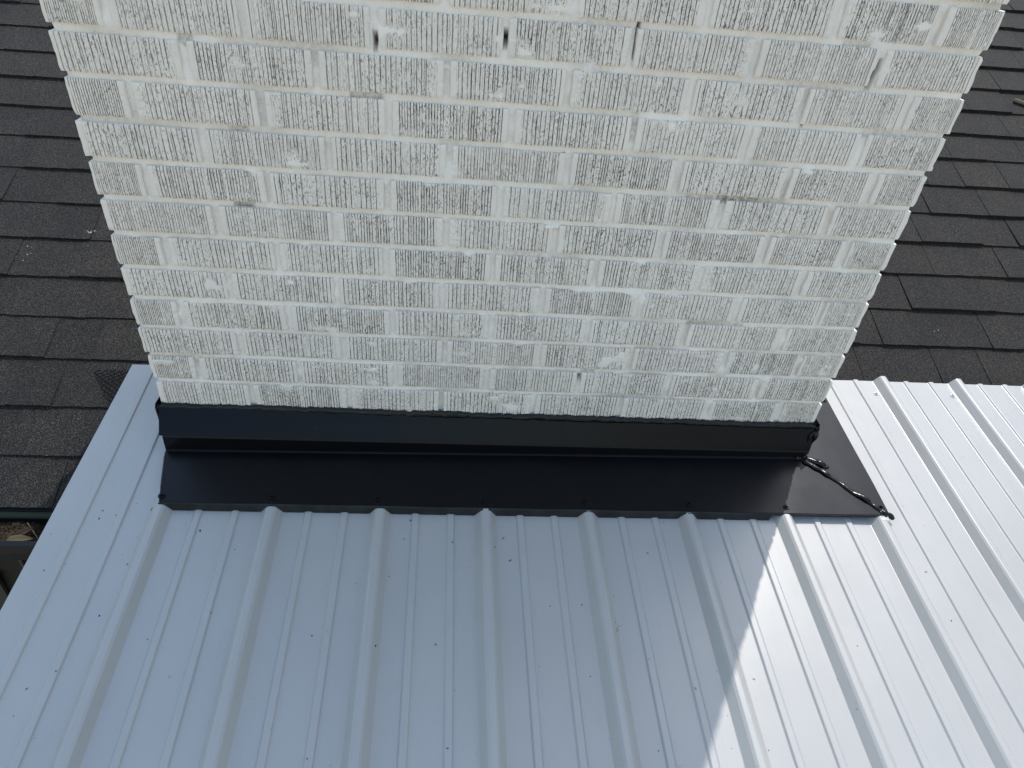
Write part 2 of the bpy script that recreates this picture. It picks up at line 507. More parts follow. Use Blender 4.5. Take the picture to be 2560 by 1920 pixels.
# mortar: a fine displaced sheet behind the bricks, front and both sides
HOLES = [((.5045, .7180), (.4995, .7000), .0022), ((.7093, .7342), (.7088, .7130), .0026), ((1.3403, .7335), (1.3340, .7015), .0034),
         ((1.2412, .6769), (1.2439, .6347), .0018), ((.9215, .7478), (.9212, .7082), .0010), ((.8245, .5447), (.8240, .5033), .0009),
         ((.921, .755), (.920, .750), .002), ((.9245, .0560), (.9285, .0480), .0022)]
STAINS = [((1.0713, .479), (1.2522, .480), .006, .55), ((1.13, .479), (1.20, .479), .006, 1.0), ((.240, .411), (.262, .411), .006, 1.0),
          ((.46, .617), (.505, .6165), .004, .8), ((.2007, .685), (.206, .682), .007, .7), ((1.14, .2055), (1.25, .2045), .005, .55),
          ((.941, .612), (.9422, .578), .006, .45), ((1.27, .7475), (1.31, .7475), .005, .6), ((1.36, .6159), (1.5, .6159), .006, .45),
          ((.25, .5512), (.275, .551), .004, .8), ((.93, .068), (.95, .068), .005, .6), ((1.0, .0), (1.15, .0), .005, .4), ((1.41, .2735), (1.5, .2735), .004, .3)]
def segd(X, Z, a, b):
    ax, az = a; bx, bz = b; dx, dz = bx - ax, bz - az
    t = np.clip(((X - ax) * dx + (Z - az) * dz) / (dx * dx + dz * dz + 1e-12), 0, 1)
    return np.hypot(X - ax - t * dx, Z - az - t * dz)
zs = []
z = -.085
zlist = [-.6, -.3, -.12, -.09]
for kc in range(14, -2, -1):
    zb = (13 - kc) * H
    zlist += [zb - .048, zb - .030, zb - .0125]
    zlist += list(np.linspace(zb - .0105, zb + .0015, 7))
zs = np.array(sorted(set(np.round(zlist, 5)))); zs = zs[zs < 1.03]
xs = np.arange(YJ, WCH - YJ + .001, .0026)
X, Z = np.meshgrid(xs, zs)
mort = (vnoise(X * 90, Z * 120, 1) - .5) * .0028 + (vnoise(X * 320, Z * 320, 2) - .5) * .0015 + (vnoise(X * 11, Z * 15, 4) - .5) * .0070
sq = np.clip(vnoise(X * 26, Z * 60, 6) - .70, 0, 1) * -.028      # squeezed-out lumps
Y = np.maximum(YJ + mort + sq, -.0012)
hole = np.zeros_like(X)
for a, b, w in HOLES:
    dd = segd(X, Z, a, b) + (vnoise(X * 300, Z * 300, 8) - .5) * .001
    hh_ = np.clip((w + .0013 - dd) / .0013, 0, 1)
    hole = np.maximum(hole, hh_)
Y += hole * .03
dirt = np.zeros_like(X)
for a, b, w, s_ in STAINS:
    dirt = np.maximum(dirt, np.clip((w + .004 - segd(X, Z, a, b)) / .004, 0, 1) * s_)
dirt = np.maximum(dirt, np.clip(vnoise(X * 9, Z * 14.6, 31) - .60, 0, 1) * .9)
mb = MB(); mb.grid(np.stack([X, Y, Z], -1), True); nf = X.size
zs2 = np.arange(-.6, 1.04, .012)
for xx, fl in ((YJ, True), (WCH - YJ, False)):
    rws = []
    for z_ in zs2:
        yy_ = np.linspace(YJ, dch(z_) - YJ, 44)
        rws.append(np.stack([xx + (vnoise(yy_ * 90, z_ * 120 + 0 * yy_, 13) - .5) * .003, yy_, 0 * yy_ + z_], -1))
    mb.grid(rws, True, fl)
mb.box(YJ + .0006, WCH - YJ - .0006, .03, .475 - YJ, -.6, 1.0)
for zt, dd in ((.495, .545), (.615, .525), (.695, .500)):
    mb.box(YJ + .0006, WCH - YJ - .0006, .40, dd - YJ, -.59, zt)
mb.box(YJ, WCH - YJ, YJ, .475 - YJ, 1.0, TOPZ)
me = mb.mesh('mortar')
for nm, arr in (('hole', hole), ('dirt', dirt)):
    a = me.attributes.new(nm, 'FLOAT', 'POINT'); A = np.zeros(len(me.vertices)); A[:nf] = arr.reshape(-1); a.data.foreach_set('value', A)
link('mortar', me, chim, M_MORTAR, CH0)

# ------------------------------------------------------------------ white ribbed steel roof
roof = empty('metal_roof', (0, 0, ZR))
meta(roof, 'white ribbed sheet metal roof sloping away below the brick chimney', 'roof')
RF = Matrix.Translation((0, 0, -ZR))
def ytop(x): return .251 + .019 * x if x < 1.8 else .2852 + .004 * (x - 1.8)
def rib_profile(c):                        # one rib and the two stiffeners after it
    P = [(-.0245, 0), (-.0230, .0004), (-.0112, .0145), (-.0102, .0158), (-.0058, .0186), (-.0045, RIBH), (.0045, RIBH), (.0058, .0186), (.0102, .0158), (.0112, .0145), (.0230, .0004), (.0245, 0)]
    out = [(c + a, h) for a, h in P]
    for q in (1 / 3, 2 / 3):
        m = c + RP * q
        out += [(m - .0098, 0), (m - .0086, .0004), (m - .0060, .0034), (m - .0050, .0038), (m + .0050, .0038), (m + .0060, .0034), (m + .0086, .0004), (m + .0098, 0)]
    return out
ys = np.concatenate([np.linspace(0, 1, 61) ** 1.0])
def sheet(name, u0, u1, first=None, last=None, lift=0.0):
    prof = []
    i0 = int(math.floor((u0 - X0) / RP)) - 1; i1 = int(math.ceil((u1 - X0) / RP)) + 1
    for i in range(i0, i1 + 1): prof += rib_profile(X0 + i * RP)
    prof.sort()
    prof = [p for p in prof if u0 + .0005 < p[0] < u1 - .0005]
    if first is not None: prof = [p for p in prof if p[0] > -.16]
    pu = np.array([p[0] for p in prof]); ph = np.array([p[1] for p in prof])
    full = []
    for i in range(i0, i1 + 1): full += rib_profile(X0 + i * RP)
    full.sort(); fu = [p[0] for p in full]; fh = [p[1] for p in full]
    h0 = 0 if first is not None else np.interp(u0, fu, fh); h1 = np.interp(u1, fu, fh)
    pu = np.concatenate([[u0], pu, [u1]]); ph = np.concatenate([[h0], ph, [h1]])
    # extra columns in the wide pans
    P = []
    for t in ys:
        yy = []
        row = []
        for a, (u, h) in enumerate(zip(pu, ph)):
            yt = ytop(u); y = yt + (-3.4 - yt) * (t ** 1.35)
            x = u + YAW * y
            if first is not None and a == 0: x = first + (vnoise(y * 5, 1.5, 3) - .5) * .0012
            z = zpan(x, y) + h + lift
            z += (vnoise(x * 5, y * 3.2, 44) - .5) * .0009
            row.append((x, y, float(z)))
        P.append(row)
    mb = MB(); mb.grid(P, False)
    o = mb.build(name, M_STEEL, roof, RF)
    md = o.modifiers.new('sheet', 'SOLIDIFY'); md.thickness = .0007; md.offset = -1
    return o
laps = [3, 7, 11, 15, 19]
edge0 = -.176
prev = edge0
for q, r_ in enumerate(laps):
    u1 = X0 + r_ * RP + .0112
    sheet('roof_panel', prev if q else edge0 - .004, u1, first=edge0 if q == 0 else None, lift=.0000 if q % 2 == 0 else .0008)
    prev = X0 + r_ * RP - .0262
# screws
def screw_mesh(name, mat):
    b = MB()
    def disc(r, z0, z1, n, r2=None):
        r2 = r2 or r
        vs = [(r * math.cos(2 * math.pi * i / n), r * math.sin(2 * math.pi * i / n), z0) for i in range(n)] + [(r2 * math.cos(2 * math.pi * i / n), r2 * math.sin(2 * math.pi * i / n), z1) for i in range(n)]
        b.add(vs, [(i, (i + 1) % n, n + (i + 1) % n, n + i) for i in range(n)] + [tuple(range(n, 2 * n))])
    disc(.0076, 0, .0016, 20, .0070); disc(.0056, .0016, .0026, 20, .0048); disc(.0036, .0026, .0064, 6, .0034)
    me = b.mesh(name); me.materials.append(mat); return me
SW = screw_mesh('screw', simple('white_screw_paint', (.62, .63, .64), .35, .05, 50)); SB = screw_mesh('screw', M_BLACK)
TILT = Matrix.Rotation(math.atan(TN), 4, 'X')
def put_screw(me, x, y, z, parent, base):
    o = bpy.data.objects.new('screw', me); COL.objects.link(o); o.parent = parent
    o.matrix_local = base @ Matrix.Translation((x, y, z)) @ TILT @ Matrix.Rotation(random.uniform(-.06, .06), 4, 'X') @ Matrix.Rotation(random.uniform(0, 6), 4, 'Z')
    return o
for x, y in ((1.822, .234), (2.051, .237), (2.280, .240), (2.508, .241), (2.737, .242)):
    put_screw(SW, x, y, zpan(x, y) + .0008, roof, RF)
for i in range(-1, 19):
    x = X0 + RP * i - .04
    if x > edge0: put_screw(SW, x + YAW * -1.5, -1.5, zpan(x, -1.5) + .0008, roof, RF)
# timber frame that carries the sheets
def zq(x, y, d): return zpan(x, y) - d
for x in (-.150, .75, 1.65, 2.55, 3.45):
    b = MB(); P0 = []
    for y0, y1 in ((-3.35, -.12),):
        vs = [(xx, yy, zq(xx, yy, dd)) for xx in (x, x + .038) for yy in (y0, y1) for dd in (.135, .042)]
        b.add(vs, [(0, 1, 3, 2), (4, 6, 7, 5), (0, 4, 5, 1), (2, 3, 7, 6), (0, 2, 6, 4), (1, 5, 7, 3)])
    b.build('rafter', M_WOOD, roof, RF)
for y in (-.2, -.8, -1.4, -2.0, -2.6, -3.25):
    b = MB()
    vs = [(xx, yy, zq(xx, yy, dd)) for xx in (-.162, 3.9) for yy in (y, y + .07) for dd in (.040, .003)]
    b.add(vs, [(0, 1, 3, 2), (4, 6, 7, 5), (0, 4, 5, 1), (2, 3, 7, 6), (0, 2, 6, 4), (1, 5, 7, 3)])
    b.build('purlin', M_WOOD, roof, RF)

# ------------------------------------------------------------------ flashing
fl = empty('chimney_flashing', (0, 0, ZR))
meta(fl, 'black metal flashing skirting the base of the chimney, with tar along its edges', 'flashing')
FL = Matrix.Translation((0, 0, -ZR))
def zf(x, y): return zrib(x, y) + .0028
# counter flashing: upright strip, kinked at the bottom
xsF = np.linspace(-.004, 1.518, 90)
def yfold(x): return -.0485 + .0162 * x
def kink(x): return yfold(x) + .0035, -.113 - .010 * x
rows = []
for t in (0, .04, .10, .4, .7, .96, 1.0, 1.03):
    r_ = []
    for x in xsF:
        yk, zk = kink(x)
        y = -.0020 + (yk + .0020) * t; z = -.058 + (zk + .058) * t
        if t > 1: y = yk + .0015; z = zk - .0016
        tt = min(1, t); xl = -.0035 + .0030 * tt; xr = 1.5205 - .0030 * tt
        x = xl + (x + .004) / 1.522 * (xr - xl)
        r_.append((float(x), float(y + (vnoise(x * 4, t * 3, 51) - .5) * .0014), float(z + .0005 * math.sin(x * 9))))
    r_ = [(r_[0][0] + .0005, .012, r_[0][2])] + r_ + [(r_[-1][0] - .0005, .012, r_[-1][2])]
    rows.append(r_)
b = MB(); b.grid(rows, False, True)
o = b.build('counter_flashing', M_BLACK, fl, FL)
# base flashing: upright leg, fold, apron lying on the rib crests
def leftx(y): return .006 + (.037 - .006) * min(1, max(0, (-.048 - y) / .136))
def mitx(y): return 1.511 + (1.655 - 1.511) * min(1, max(0, (-.024 - y) / .160))
rows = []
for j, t in enumerate([-3, -2, -1, -.5, 0, .01] + list(np.linspace(.03, 1, 15)) + [1.03]):
    r_ = []
    for q in np.linspace(0, 1, 150):
        yf = yfold(1.51 * q); yo = -.1840
        y = yf + (yo - yf) * max(0, min(1, t))
        x = leftx(y) + q * (mitx(y) - leftx(y))
        yk, zk = kink(x)
        z = zf(x, y)
        if t == -3: y = yk + .003; z = zk + .004
        elif t == -2: y = yf + .0030; z = zk - .004
        elif t == -1: y = yf + .0012; z += .0035
        elif t == -.5: y = yf + .0006; z += .0016
        elif t == 0: z += .0015
        else:
            ri = ((x - X0 - YAW * y) / RP) % 1.0
            z -= .0012 * math.sin(math.pi * ri) ** 2 * min(1, max(0, (-.06 - y) / .1))      # sags between ribs
            z += (vnoise(x * 6, y * 8, 53) - .5) * .0010
            if t > 1: y -= .0010; z -= .0006
        r_.append((float(x), float(y), float(z)))
    if t <= 0:
        r_ = [(r_[0][0] + .0004, .012, r_[0][2])] + r_ + [(r_[-1][0] - .0004, .012, r_[-1][2])]
    else: r_ = [r_[0]] + r_ + [r_[-1]]
    rows.append(r_)
b = MB(); b.grid(rows, False, True)
o = b.build('base_flashing', M_BLACK, fl, FL)
# drip lip hanging from the apron edge, cut round the ribs
def roofh(u):
    i = round((u - X0) / RP); q = u - X0 - i * RP
    pr = sorted(rib_profile(0) + [(a - RP, h) for a, h in rib_profile(0)])
    return float(np.interp(q, [p[0] for p in pr], [p[1] for p in pr]))
top = []; bot = []; mid = []
us = sorted(set(list(np.linspace(.037, 1.652, 260)) + [X0 + i * RP + a for i in range(0, 8) for a in (-.026, -.0245, -.012, -.006, .006, .012, .0245, .026) if .037 < X0 + i * RP + a < 1.652]))
for x in us:
    y = -.1851
    ri = ((x - X0 - YAW * y) / RP) % 1.0
    sag = .0012 * math.sin(math.pi * ri) ** 2 - (vnoise(x * 6, y * 8, 53) - .5) * .0010
    zt = zf(x, y) - .0006 - sag
    h = roofh(x - YAW * y)
    full = zpan(x, y) + h + .0018
    if x > 1.375: full = max(full, zt - .0070)
    y2 = y - .0045 if x < 1.375 else y - .001
    full = min(full, zt - .0012)
    top.append((x, y, zt)); mid.append((x, y - .0016, zt - .0012)); bot.append((x, y2, full + (random.random() - .5) * .0004))
b = MB(); b.grid([bot, mid, top], False)
o = b.build('drip_lip', M_LIP, fl, FL); md = o.modifiers.new('t', 'SOLIDIFY'); md.thickness = .0006
# right-hand side pan running up the roof beside the chimney
rows = []
for t in np.linspace(0, 1, 26):
    r_ = []
    for s_ in np.linspace(0, 1, 12):
        y0 = -.030 - .154 * s_ ; x = 1.518 + (1.6555 - 1.518) * s_
        y = y0 + (.20 - y0) * t
        if s_ == 1: x = 1.6555 - .008 * max(0, y + .1) / .3
        z = zf(x, y) + .0016 + (vnoise(x * 7, y * 7, 57) - .5) * .0012
        r_.append((x, y, float(z)))
    rows.append(r_)
b = MB(); b.grid(rows, False, True)
o = b.build('side_flashing', M_BLACK, fl, FL); md = o.modifiers.new('t', 'SOLIDIFY'); md.thickness = .0007; md.offset = -1
b = MB()
b.grid([[(1.5195, y, z) for y in np.linspace(-.012, .53, 12)] for z in (-.17, -.05)], False)
o = b.build('upstand', M_BLACK, fl, FL); md = o.modifiers.new('t', 'SOLIDIFY'); md.thickness = .0008
b = MB()
b.grid([[(-.0065, y, z) for y in np.linspace(-.012, .53, 12)] for z in (-.19, -.05)], False, True)
o = b.build('upstand', M_BLACK, fl, FL); md = o.modifiers.new('t', 'SOLIDIFY'); md.thickness = .0008
b = MB()
b.grid([[(x, y, zf(x, y)) for y in np.linspace(-.026, .22, 10)] for x in (-.0062, .002)], False)
# left end of the apron is folded down, its pale raw edge showing
rows = [[], []]
for y in np.linspace(-.052, -.186, 24):
    x = leftx(y) - .0006
    rows[0].append((x, y, zf(x, y) - .0002)); rows[1].append((x - .006, y - .001, zf(x, y) - .014 - .004 * random.random() * 0))
b.grid(rows, False, True)
o = b.build('end_fold', M_LIP, fl, FL); md = o.modifiers.new('t', 'SOLIDIFY'); md.thickness = .0006
b = MB()
rows = [[(leftx(y) - .0006 + (.0012 if r0 else -.0008), y, zf(.02, y) + .0007) for y in np.linspace(-.052, -.184, 20)] for r0 in (0, 1)]
b.grid(rows, False); b.build('raw_edge', M_LIP, fl, FL)
for x, y in ((.037, -.170), (.264, -.168), (.487, -.167), (.717, -.166), (.945, -.165), (1.185, -.165), (1.414, -.168), (1.644, -.165), (1.638, .175)):
    put_screw(SB, x, y, zf(x, y) + (.0022 if x > 1.6 else .0006), fl, FL)

# tar / sealant
def lump(pts, r0, seed, n=14, seg=4, squash=.8):
    P = []
    for i in range(len(pts) - 1):
        for q in range(seg):
            t = q / seg; P.append([pts[i][a] * (1 - t) + pts[i + 1][a] * t for a in range(3)])
    P.append(list(pts[-1]))
    rad = [r0 * (.72 + .6 * float(vnoise(i * .22, seed * 3.1, seed))) for i in range(len(P))]
    rad[0] *= .4; rad[-1] *= .3
    for i, p in enumerate(P):
        for a in range(3): p[a] += (float(vnoise(i * .14, a * 5 + .3, seed + 5)) - .5) * r0 * .9
    return P, rad
b = MB()
rows = []
xx = np.linspace(-.0075, 1.5215, 620)
tops = -.0545 + (vnoise(xx * 160, 0 * xx, 61) - .5) * .0050 + (vnoise(xx * 30, 0 * xx, 62) - .5) * .004
for t, dy in ((0, -.0006), (.12, -.0034), (.35, -.0056), (.62, -.0066), (.85, -.0066), (1, -.0042)):
    zb = -.0705 + (vnoise(xx * 12, 0 * xx, 63) - .5) * .003
    rows.append(np.stack([xx, dy - .0002 + (vnoise(xx * 60, t * 9 + 0 * xx, 64) - .5) * .0024, tops * (1 - t) + zb * t], -1).tolist())
b.grid(rows, True, True)
mit = [(1.500, -.024, zf(1.5, -.024) + .001), (1.520, -.044, zf(1.52, -.044) + .002), (1.553, -.077, zf(1.553, -.077) + .001), (1.590, -.116, zf(1.59, -.116) + .0005), (1.622, -.150, zf(1.62, -.15) + .001), (1.652, -.181, zf(1.652, -.181) + .001)]
P, r_ = lump(mit, .0064, 71, seg=14, squash=.7); b.tube(P, r_, 12, squash=.6)
P, r_ = lump([(1.513, -.020, zf(1.513, -.02) + .003), (1.533, -.034, zf(1.53, -.034) + .003), (1.548, -.046, zf(1.548, -.046) + .003), (1.560, -.057, zf(1.56, -.057) + .002)], .0078, 72, seg=8); b.tube(P, r_, 12, squash=.8)
P, r_ = lump([(1.505, -.014, -.150), (1.496, -.026, -.160), (1.484, -.034, -.160)], .007, 73, seg=5); b.tube(P, r_, 12, squash=.6)
P, r_ = lump([(1.519, -.006, -.060), (1.521, -.009, -.085), (1.518, -.011, -.12), (1.511, -.016, -.140), (1.505, -.022, -.156)], .0060, 74, seg=8); b.tube(P, r_, 12)
P, r_ = lump([(1.519, -.006, -.075), (1.508, -.011, -.088), (1.506, -.0115, -.105)], .0040, 79, seg=6); b.tube(P, r_, 10)
P, r_ = lump([(1.512, -.018, -.146), (1.500, -.022, -.150), (1.487, -.022, -.147)], .0065, 80, seg=6); b.tube(P, r_, 10)
P, r_ = lump([(-.006, -.004, -.058), (-.006, -.008, -.10), (-.003, -.012, -.135), (.001, -.020, -.150), (.006, -.031, zf(0, -.031))], .0046, 75, seg=8); b.tube(P, r_, 12)
P, r_ = lump([(.002, -.014, -.136), (.012, -.024, -.150), (.017, -.031, -.153)], .006, 76, seg=6); b.tube(P, r_, 12)
P, r_ = lump([(1.634, -.176, zf(1.63, -.17)), (1.650, -.180, zf(1.65, -.18)), (1.664, -.182, zf(1.66, -.18) - .004), (1.668, -.192, zf(1.66, -.19) - .006)], .0062, 77, seg=6); b.tube(P, r_, 12, squash=.6)
P, r_ = lump([(.040, -.184, zf(.04, -.18) - .002), (.030, -.190, zf(.03, -.19) - .007), (.020, -.197, zf(.02, -.2) - .016)], .0034, 78, seg=6); b.tube(P, r_, 10, squash=.5)
b.build('sealant', M_SEAL, fl, FL)
b = MB()
P, r_ = lump([(1.632, -.190, zpan(1.63, -.19) + .013), (1.645, -.194, zpan(1.64, -.19) + .016), (1.656, -.190, zpan(1.65, -.19) + .010)], .0065, 81, seg=6); b.tube(P, r_, 12, squash=.7)
b.build('pale_sealant', M_PALECAULK, fl, FL)

# ------------------------------------------------------------------ shingle roof
sroof = empty('shingle_roof', (0, 0, SZ0))
meta(sroof, 'dark charcoal asphalt shingle roof rising behind the chimney', 'roof')
SR = Matrix.Translation((0, 0, -SZ0))
b = MB()
b.add([S(-4, -.058, -.012), S(0.0, -.058, -.012), S(0.0, 5, -.012), S(-4, 5, -.012)], [(0, 1, 2, 3)])
b.add([S(0.0, .16, -.012), S(6, .16, -.012), S(6, 5, -.012), S(0, 5, -.012)], [(0, 1, 2, 3)])
b.build('underlay', M_DECK, sroof, SR)
ROWL = [-.063, .071, .206, .35, .482, .615, .753, .891, 1.03, 1.168, 1.306, 1.445, 1.58, 1.717, 1.85]
ROWR = [-.10, .04, .18, .34, .511, .65, .794, .934, 1.071, 1.211, 1.354, 1.493, 1.634, 1.773, 1.916]
ROWR = [-.03, .105, .240, .375, .511, .65, .794, .934, 1.071, 1.211, 1.354, 1.493, 1.634, 1.773, 1.916, 2.062, 2.204, 2.344, 2.486, 2.63]
for i in range(5): ROWL.append(ROWL[-1] + .139)
def rows_(i, x):
    if i < 20: return ROWL[i] + (ROWR[i] - ROWL[i]) * (x + .7) / 3.3
    return ROWL[19] + .1395 * (i - 19) + (ROWR[19] - ROWL[19]) * (x + .7) / 3.3
# measured joints (x, row index) where the photograph shows them
MJ = {3: [2.100, 2.253, 2.397, -.436, -.318], 4: [1.950, 2.072, 2.311, -.567, -.370], 5: [2.087, 2.378, -.617, -.451], 6: [2.216, 2.474, -.604],
      7: [2.214, 2.440, -.567], 8: [2.513, -.706], 9: [2.647, -.748], 10: [2.473, 2.615], 11: [2.571, -.808], 12: [-.948],
      2: [-.484, -.376], 1: [-.401, -.333, -.280], 0: [-.292], 14: [2.997], 16: [3.068], 17: [3.121]}
rs = random.Random(17)
def shingle_mesh(seed, th):
    r = random.Random(seed)
    n = 9; top_ = []; bot_ = []
    b = MB()
    xs_ = np.linspace(0, 1, n)
    fr = [r.uniform(-.0011, .0011) for _ in xs_]
    lo = [(x, f, th + r.uniform(-.0003, .0003)) for x, f in zip(xs_, fr)]
    lb = [(x, f * .5 + .0006, 0) for x, f in zip(xs_, fr)]
    up_ = [(x, .185, .0006) for x in xs_]
    ub = [(x, .185, -.002) for x in xs_]
    b.grid([lo, up_], False)
    b.grid([lb, lo], False)
    b.add([lb[0], lo[0], up_[0], ub[0]], [(3, 2, 1, 0)]); b.add([lb[-1], lo[-1], up_[-1], ub[-1]], [(0, 1, 2, 3)])
    me = b.mesh('shingle'); me.materials.append(M_SHINGLE); return me
SMESH = {}
TH_L = (.0060, .0074, .0092, .0110); TH_R = (.0084, .0100, .0122, .0142)
for th in TH_L + TH_R:
    SMESH[th] = [shingle_mesh(int(th * 1e5) + j, th) for j in range(3)]
def span_cuts(i, xa, xb):
    fixed = sorted(j for j in MJ.get(i, []) if xa < j < xb)
    cuts = [xa]; pts = fixed + [xb]
    for p in pts:
        while p - cuts[-1] > .30:
            nx = cuts[-1] + rs.uniform(.13, .25)
            if p - nx < .07: nx = (cuts[-1] + p) / 2
            cuts.append(nx)
        cuts.append(p)
    return cuts
def shingle_piece(i, a, b_):
    me = rs.choice(SMESH[rs.choice(TH_R if a > .8 else TH_L)])
    gap = .0016 if a > .8 else .0005
    o = bpy.data.objects.new('shingle', me); COL.objects.link(o); o.parent = sroof
    s0 = rows_(i, (a + b_) / 2) + rs.uniform(-.0015, .0015)
    sl = (rows_(i, 3) - rows_(i, 0)) / 3
    T = Matrix(((1, 0, 0, a), (0, SC, -SS, s0 * SC), (0, SS, SC, SZ0 + s0 * SS), (0, 0, 0, 1)))
    o.matrix_local = SR @ T @ Matrix.Rotation(sl + rs.uniform(-.0015, .0015), 4, 'Z') @ Matrix.Diagonal((b_ - a - gap, (rows_(i + 1, a) - rows_(i, a) + .035) / .185, 1, 1))
    return o
cnt = 0
SPANS = {i: [] for i in range(0, 20)}
for i in range(0, 15):
    x1 = .06 if i > 3 else (-.02 if i > 1 else -.05)
    x0 = -1.20 + .035 * i * 0 
    if i < 6: x0 = -.95 + .0 * i
    SPANS[i].append((x0 + rs.uniform(-.06, .06), x1))
for i in range(2, 19):
    x1 = 2.55 + .07 * (i - 3)
    SPANS[i].append((1.46, x1 + rs.uniform(-.05, .05)))
for i, sp in SPANS.items():
    for xa, xb in sp:
        c = span_cuts(i, xa, xb)
        for a, b_ in zip(c[:-1], c[1:]):
            shingle_piece(i, a, b_); cnt += 1
print('shingles', cnt)
# the rest of the slope, joined
b = MB()
def far_piece(i, a, b_):
    th = rs.choice((.0060, .0074, .0092, .0110)); s0 = rows_(i, (a + b_) / 2); s1 = rows_(i + 1, (a + b_) / 2) + .03
    vs = [S(a, s0, th), S(b_ - .0014, s0, th), S(b_ - .0014, s1, .0006), S(a, s1, .0006), S(a, s0, 0), S(b_ - .0014, s0, 0)]
    b.add(vs, [(0, 1, 2, 3), (4, 5, 1, 0), (0, 3, 4), (1, 5, 2)])
for i in range(0, 34):
    have = sorted(SPANS.get(i, []))
    lo_, hi_ = -3.6, 5.6
    gaps = []; cur = lo_
    for xa, xb in have:
        gaps.append((cur, xa)); cur = xb
    gaps.append((cur, hi_ if i > 2 else cur))
    for xa, xb in gaps:
        if xb - xa < .02: continue
        if i <= 1 and xa > -.3: continue
        c = span_cuts(i, xa, xb)
        for a, b_ in zip(c[:-1], c[1:]): far_piece(i, a, b_)
meta(b.build('outer_shingles', M_SHINGLE, sroof, SR), kind='stuff')
b = MB()
b.box(-3.6, -.155, -.0630, -.0440, -.51, -.3640)
b.build('fascia', M_GREEN, sroof, SR)
b = MB()
b.add([S(-3.6, -.0625, -.003), S(-.15, -.0625, -.003), S(-.15, -.02, -.003), S(-3.6, -.02, -.003), S(-3.6, -.0625, -.010), S(-.15, -.0625, -.010)], [(0, 1, 2, 3), (4, 5, 1, 0)])
b.build('drip_edge', M_GUTTER, sroof, SR)

# house wall below the eave
hw = empty('house_wall', (-1.5, .30, -2.8))
meta(hw, 'dark green siding wall in shade under the eave at far left', 'wall')
HM = Matrix.Translation((1.5, -.30, 2.8))
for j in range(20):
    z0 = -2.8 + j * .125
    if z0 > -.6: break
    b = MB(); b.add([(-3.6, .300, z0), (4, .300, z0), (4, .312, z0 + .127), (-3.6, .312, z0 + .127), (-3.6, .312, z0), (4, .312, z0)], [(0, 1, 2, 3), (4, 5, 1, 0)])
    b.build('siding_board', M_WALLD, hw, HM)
b = MB(); b.box(-3.6, 4, .314, .40, -2.8, -.30); b.build('sheathing', M_DECK, hw, HM)
b = MB(); b.box(-3.6, 4, -.044, .31, -.515, -.502); b.build('soffit', M_GREEN, hw, HM)
b = MB(); b.box(-1.30, -.862, .285, .2985, -2.75, -.70); b.build('door_trim', M_TRIM, hw, HM)
b = MB(); b.tube([(-.760, .293, -2.6), (-.760, .293, -1.5), (-.758, .293, -.55)], .006, 8); b.build('conduit', M_CABLE, hw, HM)

# gutter
gt = empty('rain_gutter', (-1.5, -.10, -.40))
meta(gt, 'dark metal rain gutter clogged with dead leaves along the left eave', 'gutter')
GM = Matrix.Translation((1.5, .10, .40))
prof = [(-.0640, -.372), (-.0640, -.450), (-.070, -.457), (-.116, -.457), (-.127, -.446), (-.138, -.410), (-.1405, -.363), (-.142, -.360), (-.1545, -.360), (-.156, -.363), (-.156, -.371), (-.1535, -.373)]
b = MB(); b.grid([[(x, y, z) for x in (-3.55, -2, -1, -.13)] for y, z in prof], False)
o = b.build('trough', M_GUTTER, gt, GM); md = o.modifiers.new('t', 'SOLIDIFY'); md.thickness = .001
b = MB(); b.add([(-.131, y, z) for y, z in prof[:7]], [tuple(range(7))]); b.build('end_cap', M_GUTTER, gt, GM)

# litter in the gutter: granules, seeds and crumbs of leaf
b = MB()
xs_ = np.linspace(-1.6, -.14, 300); ys_ = np.linspace(-.0650, -.139, 22)
XX, YY = np.meshgrid(xs_, ys_)
ZZ = -.389 + (vnoise(XX * 25, YY * 25, 91) - .5) * .022 + (vnoise(XX * 120, YY * 120, 92) - .5) * .008 - .03 * np.clip((XX + .34) / .12, 0, 1)
b.grid(np.stack([XX, YY, ZZ], -1), False, True)
rl = random.Random(9)
for _ in range(2600):
    x = rl.uniform(-.62, -.15); y = rl.uniform(-.066, -.138)
    z = -.387 + (float(vnoise(x * 25, y * 25, 91)) - .5) * .022 - .03 * min(1, max(0, (x + .34) / .12))
    q = rl.uniform(.0012, .0042); a = rl.uniform(0, 6.28); w = q * rl.uniform(.25, .8)
    ca, sa = math.cos(a), math.sin(a); h1, h2 = rl.uniform(-.002, .003), rl.uniform(-.002, .003)
    b.add([(x + q * ca, y + q * sa, z + h1), (x - w * sa, y + w * ca, z + h2), (x - q * ca, y - q * sa, z - h1 + .001), (x + w * sa, y - w * ca, z - h2 + .001)], [(0, 1, 2, 3)])
o = meta(b.build('gutter_litter', M_LITTER), 'brown crumbled leaf litter and grit filling the gutter', 'leaf litter', kind='stuff')
def leaf(name, mat, c, L, W, ang, curl, label, tilt=0):
    b = MB(); rows = []
    for i in range(13):
        t = i / 12; w = W * math.sin(math.pi * t ** .8) ** .8 + .0003
        rows.append([((t - .5) * L, s_ * w, curl * (t - .5) ** 2 * 4 + abs(s_) * W * .35) for s_ in (-1, -.5, 0, .5, 1)])
    b.grid(rows, True)
    o = b.build(name, mat, None, Matrix.Translation(c) @ Matrix.Rotation(ang, 4, 'Z') @ Matrix.Rotation(tilt, 4, 'X'))
    md = o.modifiers.new('t', 'SOLIDIFY'); md.thickness = .0004
    meta(o, label, 'leaf', 'dead leaves in the gutter'); return o
leaf('dead_leaf', M_LEAFB, (-.335, -.108, -.367), .036, .0065, .75, .004, 'small curled reddish brown dead leaf on the gutter litter', .5)
